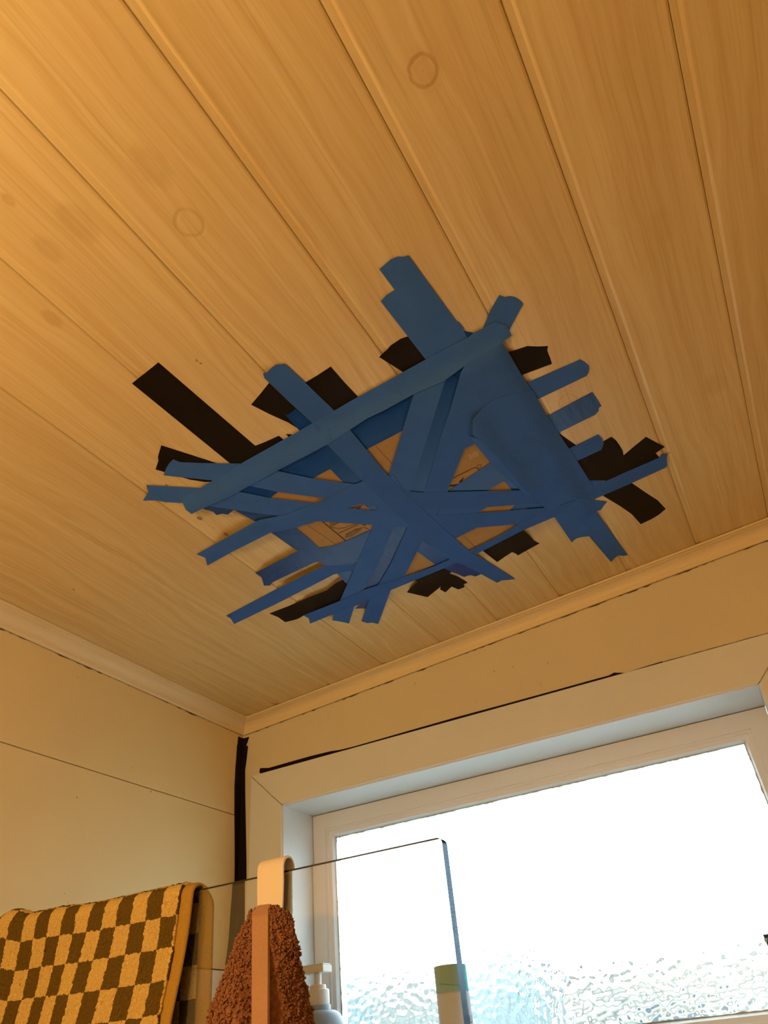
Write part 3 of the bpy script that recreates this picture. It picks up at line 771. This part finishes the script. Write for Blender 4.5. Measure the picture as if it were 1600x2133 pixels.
# ------------------------------------------------------------------ over-glass hook
HX0, HX1 = at_y(549, 1830, YSC).x, at_y(603, 1818, YSC).x
hk = empty('glass_hook', ((HX0 + HX1) / 2, YSC, -.52))
tag(hk, 'cream plastic hook clipped over the top edge of the glass screen', 'hook')
ri = TH / 2 + .0028
path = [(YSC - .030, -.500), (YSC - .026, -.512), (YSC - .016, -.5185), (YSC - ri - .001, -.512), (YSC - ri, -.498)] + [(YSC - ri, SCT - .012 - .0 * k) for k in (0,)]
zt = SCT + .0035
for d in range(0, 181, 15):
    a = math.radians(180 - d); path.append((YSC + ri * math.cos(a), zt - ri * .0 + ri * math.sin(a) * 1.05))
zb = at_y(600, 1932, YSC + ri).z
path += [(YSC + ri, zb + .012), (YSC + ri - .0012, zb)]
V, F = [], []
th = .0026
npth = len(path)
for i, (y, z) in enumerate(path):
    p0 = path[max(0, i - 1)]; p1 = path[min(npth - 1, i + 1)]
    dy, dz = p1[0] - p0[0], p1[1] - p0[1]; L_ = math.hypot(dy, dz); ny, nz_ = -dz / L_, dy / L_
    k = .003 * sstep(-.43, -.50, z) if y < YSC else 0
    a, b = HX0 + k, HX1 - k
    if i >= npth - 2 and y > YSC: a += .002 * (i - npth + 2); b -= .002 * (i - npth + 2)
    for xx, o_ in ((a, 0), (b, 0), (b, th), (a, th)):
        V.append((xx, y + ny * o_, z + nz_ * o_))
for i in range(npth - 1):
    for j in range(4):
        F.append((i * 4 + j, i * 4 + (j + 1) % 4, i * 4 + 4 + (j + 1) % 4, i * 4 + 4 + j))
F += [(0, 1, 2, 3), tuple((npth - 1) * 4 + j for j in (3, 2, 1, 0))]
hook = mesh('strap', V, F, plain('hook_plastic', (0.92, 0.80, 0.62), .4, 30, .04), hk)
bm = bmesh.new(); bm.from_mesh(hook.data); bmesh.ops.recalc_face_normals(bm, faces=bm.faces); bm.to_mesh(hook.data); bm.free()
mm = hook.modifiers.new('bevel', 'BEVEL'); mm.width = .0009; mm.segments = 2; mm.limit_method = 'ANGLE'; mm.angle_limit = math.radians(40)

# ------------------------------------------------------------------ terracotta towel on the hook
YTW = YSC - .050
tt = empty('terracotta_towel', (at_y(545, 2000, YTW).x, YTW, -.80))
tag(tt, 'fluffy terracotta towel hanging from the hook on the glass screen', 'towel')
EL = [(1892, 538, 552), (1894, 527, 566), (1900, 522, 585), (1910, 517, 597), (1925, 510, 603), (1945, 502, 607), (1970, 495, 611), (2000, 488, 614), (2040, 478, 619), (2080, 468, 626), (2120, 459, 633), (2160, 450, 640), (2220, 440, 648), (2500, 415, 690)]
def el(py):
    for (y0, a0, b0), (y1, a1, b1) in zip(EL, EL[1:]):
        if y0 <= py <= y1:
            f = (py - y0) / (y1 - y0); return a0 + (a1 - a0) * f, b0 + (b1 - b0) * f
    return EL[-1][1:]
V, F = [], []
NR, NA = 150, 130
band = []
rows_px = [1892 + (2500 - 1892) * (k / NR) ** 1.25 for k in range(NR + 1)]
TUFT = []
for k, py in enumerate(rows_px):
    a, b = el(py)
    A, B = at_y(a, py, YTW), at_y(b, py, YTW)
    cx, hw, z = (A.x + B.x) / 2, (B.x - A.x) / 2, (A.z + B.z) / 2
    dp = .010 + .030 * sstep(1892, 2130, py)
    dp *= sstep(1886, 1915, py) * .8 + .2
    bx0, bx1 = at_y(528 - (py - 1892) * .004, py, YTW - dp).x, at_y(561 - (py - 1892) * .004, py, YTW - dp).x
    band.append((bx0, bx1, z, dp))
    bc = (bx0 + bx1) / 2
    for j in range(NA):
        t_ = 2 * math.pi * j / NA
        ex, ey = math.cos(t_), math.sin(t_)
        x = cx + hw * .97 * math.copysign(abs(ex) ** .85, ex)
        y = YTW + dp * math.copysign(abs(ey) ** .9, ey)
        # a crease each side of the hem
        if ey < 0: y += .35 * dp * math.exp(-((x - bx0 + .010) / .007) ** 2) + .12 * dp * math.exp(-((x - bx1 - .018) / .012) ** 2)
        lump = noise.noise(Vector((x * 170, y * 170, z * 170))) * .0026 + noise.noise(Vector((x * 420, y * 420, z * 420))) * .0016
        nn = Vector((ex, ey, .1)).normalized()
        V.append(Vector((x, y, z)) + nn * lump)
        TUFT.append((V[-1], nn))
for k in range(NR):
    for j in range(NA):
        a, b = k * NA + j, k * NA + (j + 1) % NA
        F.append((a, a + NA, b + NA, b))
F.append(tuple(range(NA)))
tc = NT('terracotta_boucle'); p = tc.pos(); f1_ = tc.noise(p, 260, 4); f2_ = tc.noise(p, 90, 3)
terra = tc.bsdf(tc.mix(f1_, (0.17, 0.06, 0.028), (0.50, 0.235, 0.125)), .95, tc.math('ADD', f1_, f2_), .003, .8, .05)
mesh('towel_cloth', V, F, terra, tt, smooth=True)
# loops of the pile
V, F = [], []
rnd = random.Random(5)
for q in range(15000):
    c, nn = rnd.choice(TUFT)
    if nn.y > .5: continue
    c = c + Vector((rnd.uniform(-1, 1), rnd.uniform(-.4, .4), rnd.uniform(-1, 1))) * .0014
    bxs = min(band, key=lambda b_: abs(b_[2] - c.z))
    if bxs[0] - .001 < c.x < bxs[1] + .001 and nn.y < 0: continue
    rr = rnd.uniform(.0008, .0016); base = len(V)
    ax = Vector((rnd.uniform(-1, 1), rnd.uniform(-1, 1), rnd.uniform(-1, 1))).normalized()
    e1 = ax.orthogonal().normalized(); e2 = ax.cross(e1)
    c = c + nn * .0006
    V += [c + ax * rr * 1.5, c - ax * rr * 1.5, c + e1 * rr, c + e2 * rr, c - e1 * rr, c - e2 * rr]
    for i in range(4):
        a, b = base + 2 + i, base + 2 + (i + 1) % 4
        F += [(base, a, b), (base + 1, b, a)]
tag(mesh('towel_pile', V, F, terra, tt, smooth=True), 'looped terracotta pile', kind='stuff')
V, F = [], []
band = band[4:]
for i, (b0, b1, z, dp) in enumerate(band):
    yy = YTW - dp - .0020
    if i == 0: V += [(b0 + .003, YTW - dp * .3, z + .0060), (b1 - .001, YTW - dp * .3, z + .0052), (b1 - .002, YTW, z), (b0 + .003, YTW, z)]
    V += [(b0, yy, z), (b1, yy, z), (b1, yy + .003, z), (b0, yy + .003, z)]
for i in range(len(band)):
    for j in range(4):
        F.append((i * 4 + j, i * 4 + (j + 1) % 4, i * 4 + 4 + (j + 1) % 4, i * 4 + 4 + j))
hm = mesh('hem_band', V, F, plain('terracotta_hem', (0.48, 0.27, 0.155), .85, 600, .15, .0004, .1), tt, smooth=False)
hm['label'] = 'smooth terracotta hem band'
bm = bmesh.new(); bm.from_mesh(hm.data); bmesh.ops.recalc_face_normals(bm, faces=bm.faces); bm.to_mesh(hm.data); bm.free()

# ------------------------------------------------------------------ pump bottle on the sill
YB = -.055
pc = at_y(666, 2060, YB); pc = Vector((pc.x, YB, ZS))
def zb_(px, py): return at_y(px, py, YB).z - ZS
pump = empty('pump_bottle', pc)
tag(pump, 'grey-blue foaming pump bottle with a white pump on the window sill', 'bottle')
zsh, zn, zc0, zc1, zst, zh0, zh1 = zb_(672, 2133), zb_(668, 2094), zb_(667, 2090), zb_(666, 2062), zb_(665, 2052), zb_(664, 2028), zb_(662, 2010)
Rb = .041
prof = [(.034, 0), (.040, .002), (Rb, .006), (Rb, zsh - .018)]
for k in range(1, 9):
    a = math.radians(90 * k / 8); prof.append((.0185 + (Rb - .0185) * math.cos(a) ** .8 if k < 8 else .0185, zsh - .018 + (zn - .007 - zsh + .018) * math.sin(a)))
prof += [(.0185, zn - .001), (.0178, zn)]
lathe('bottle_body', prof, pc, plain('grey_blue_plastic', (0.33, 0.44, 0.55), .4, 20, .03), pump)
wpl = plain('white_pump_plastic', (0.88, 0.86, 0.82), .35, 20, .02)
lathe('collar', [(.0165, zn), (.0172, zc0), (.0168, zc1 - .001), (.0158, zc1), (.0125, zc1 + .0002), (.0122, zst - .001), (.0112, zst)], pc, wpl, pump)
lathe('pump_stem', [(.0056, zst), (.0056, zh0 + .003)], pc, wpl, pump, 20)
hd = boxes('pump_head', [((pc.x - .024, YB - .013, pc.z + zh0), (pc.x + .018, YB + .013, pc.z + zh1 - .002)), ((pc.x - .020, YB - .0115, pc.z + zh1 - .002), (pc.x + .017, YB + .0115, pc.z + zh1))], wpl, pump, .0025)
boxes('nozzle', [((pc.x - .031, YB - .006, pc.z + zh0 + .004), (pc.x - .023, YB + .006, pc.z + zh1 - .004))], wpl, pump, .002)

# ------------------------------------------------------------------ green-capped can on the sill
YCN = -.05
a, b = at_y(908, 2030, YCN), at_y(972, 2022, YCN)
cc = Vector(((a.x + b.x) / 2, YCN, ZS)); Rc = (b.x - a.x) / 2 * .93
zcap1 = at_y(940, 2011, YCN).z - ZS; zcap0 = at_y(945, 2067, YCN).z - ZS
can = empty('spray_can', cc)
tag(can, 'white can with a green cap on the window sill behind the glass edge', 'can')
lathe('can_body', [(Rc * .92, 0), (Rc * 1.0, .004), (Rc * 1.0, zcap0 - .0025), (Rc * .93, zcap0 - .0008), (Rc * .93, zcap0)], cc, plain('can_white_glare_tint', (0.48, 0.60, 0.76), .65, 10, .02, .0004, .2), can)  # white can; the bluish window glare is put into its body colour
lathe('cap', [(Rc * .985, zcap0), (Rc * .985, zcap1 - .0015), (Rc * .96, zcap1 - .0003), (Rc * .9, zcap1)], cc, plain('cap_green', (0.07, 0.42, 0.48), .65, 10, .03, .0004, .2), can)
V, F = [], []
for k in range(25):
    an = math.radians(-118 + 150 * k / 24)
    for z in (.02, zcap0 - .004): V.append((cc.x + Rc * 1.008 * math.cos(an), cc.y + Rc * 1.008 * math.sin(an), cc.z + z))
F = [(2 * k, 2 * k + 2, 2 * k + 3, 2 * k + 1) for k in range(24)]
lab = mesh('paper_label', V, F, plain('label_grey', (0.52, 0.62, 0.74), .65, 10, .02, .0004, .2), can, smooth=True)
tc_ = bpy.data.curves.new('label_text', 'FONT'); tc_.body = 'YU'; tc_.size = .013; tc_.extrude = .00005
to = bpy.data.objects.new('label_text', tc_)
dg = bpy.context.evaluated_depsgraph_get()
COL.objects.link(to); bpy.context.view_layer.update()
me = bpy.data.meshes.new_from_object(to.evaluated_get(bpy.context.evaluated_depsgraph_get()))
bpy.data.objects.remove(to)
for v in me.vertices:
    an = math.radians(-38) + v.co.x / Rc
    v.co = Vector((Rc * 1.016 * math.cos(an), Rc * 1.016 * math.sin(an), at_y(976, 2128, YCN).z - ZS + v.co.y - .002))
me.update()
link('label_text', me, plain('label_ink', (0.08, 0.09, 0.10), .5, 10), lab, cc)

# ------------------------------------------------------------------ squeeze tube at the right edge
YT = -.06
tp_ = at_y(1589, 1947, YT)
hgt = tp_.z - ZS
tcn = Vector((tp_.x + .024, YT, ZS))
tube = empty('squeeze_tube', tcn)
tag(tube, 'dark blue squeeze tube standing on its cap at the right edge of the photo', 'tube')
V, F = [], []
NS, NL = 28, 14
for k in range(NL + 1):
    f = k / NL; z = .022 + (hgt - .022) * f
    wx = .0155 + .0085 * f ** 1.3; wy = .0155 * (1 - f) ** .8 + .0008
    for j in range(NS):
        a_ = 2 * math.pi * j / NS
        V.append((tcn.x + wx * math.copysign(abs(math.cos(a_)) ** (1 - .35 * f), math.cos(a_)), tcn.y + wy * math.sin(a_), ZS + z))
for k in range(NL):
    for j in range(NS):
        a_, b_ = k * NS + j, k * NS + (j + 1) % NS
        F.append((a_, b_, b_ + NS, a_ + NS))
F += [tuple(range(NS - 1, -1, -1)), tuple(NL * NS + j for j in range(NS))]
mesh('tube_body', V, F, plain('tube_blue', (0.03, 0.09, 0.24), .35, 20, .05), tube, smooth=True)
boxes('crimp', [((tcn.x - .0243, YT - .0011, ZS + hgt - .008), (tcn.x + .0243, YT + .0011, ZS + hgt - .004))], plain('tube_stripe', (0.35, 0.5, 0.7), .4, 20), tube)
lathe('tube_cap', [(.0135, 0), (.0145, .001), (.0145, .020), (.013, .022)], tcn, wpl, tube)
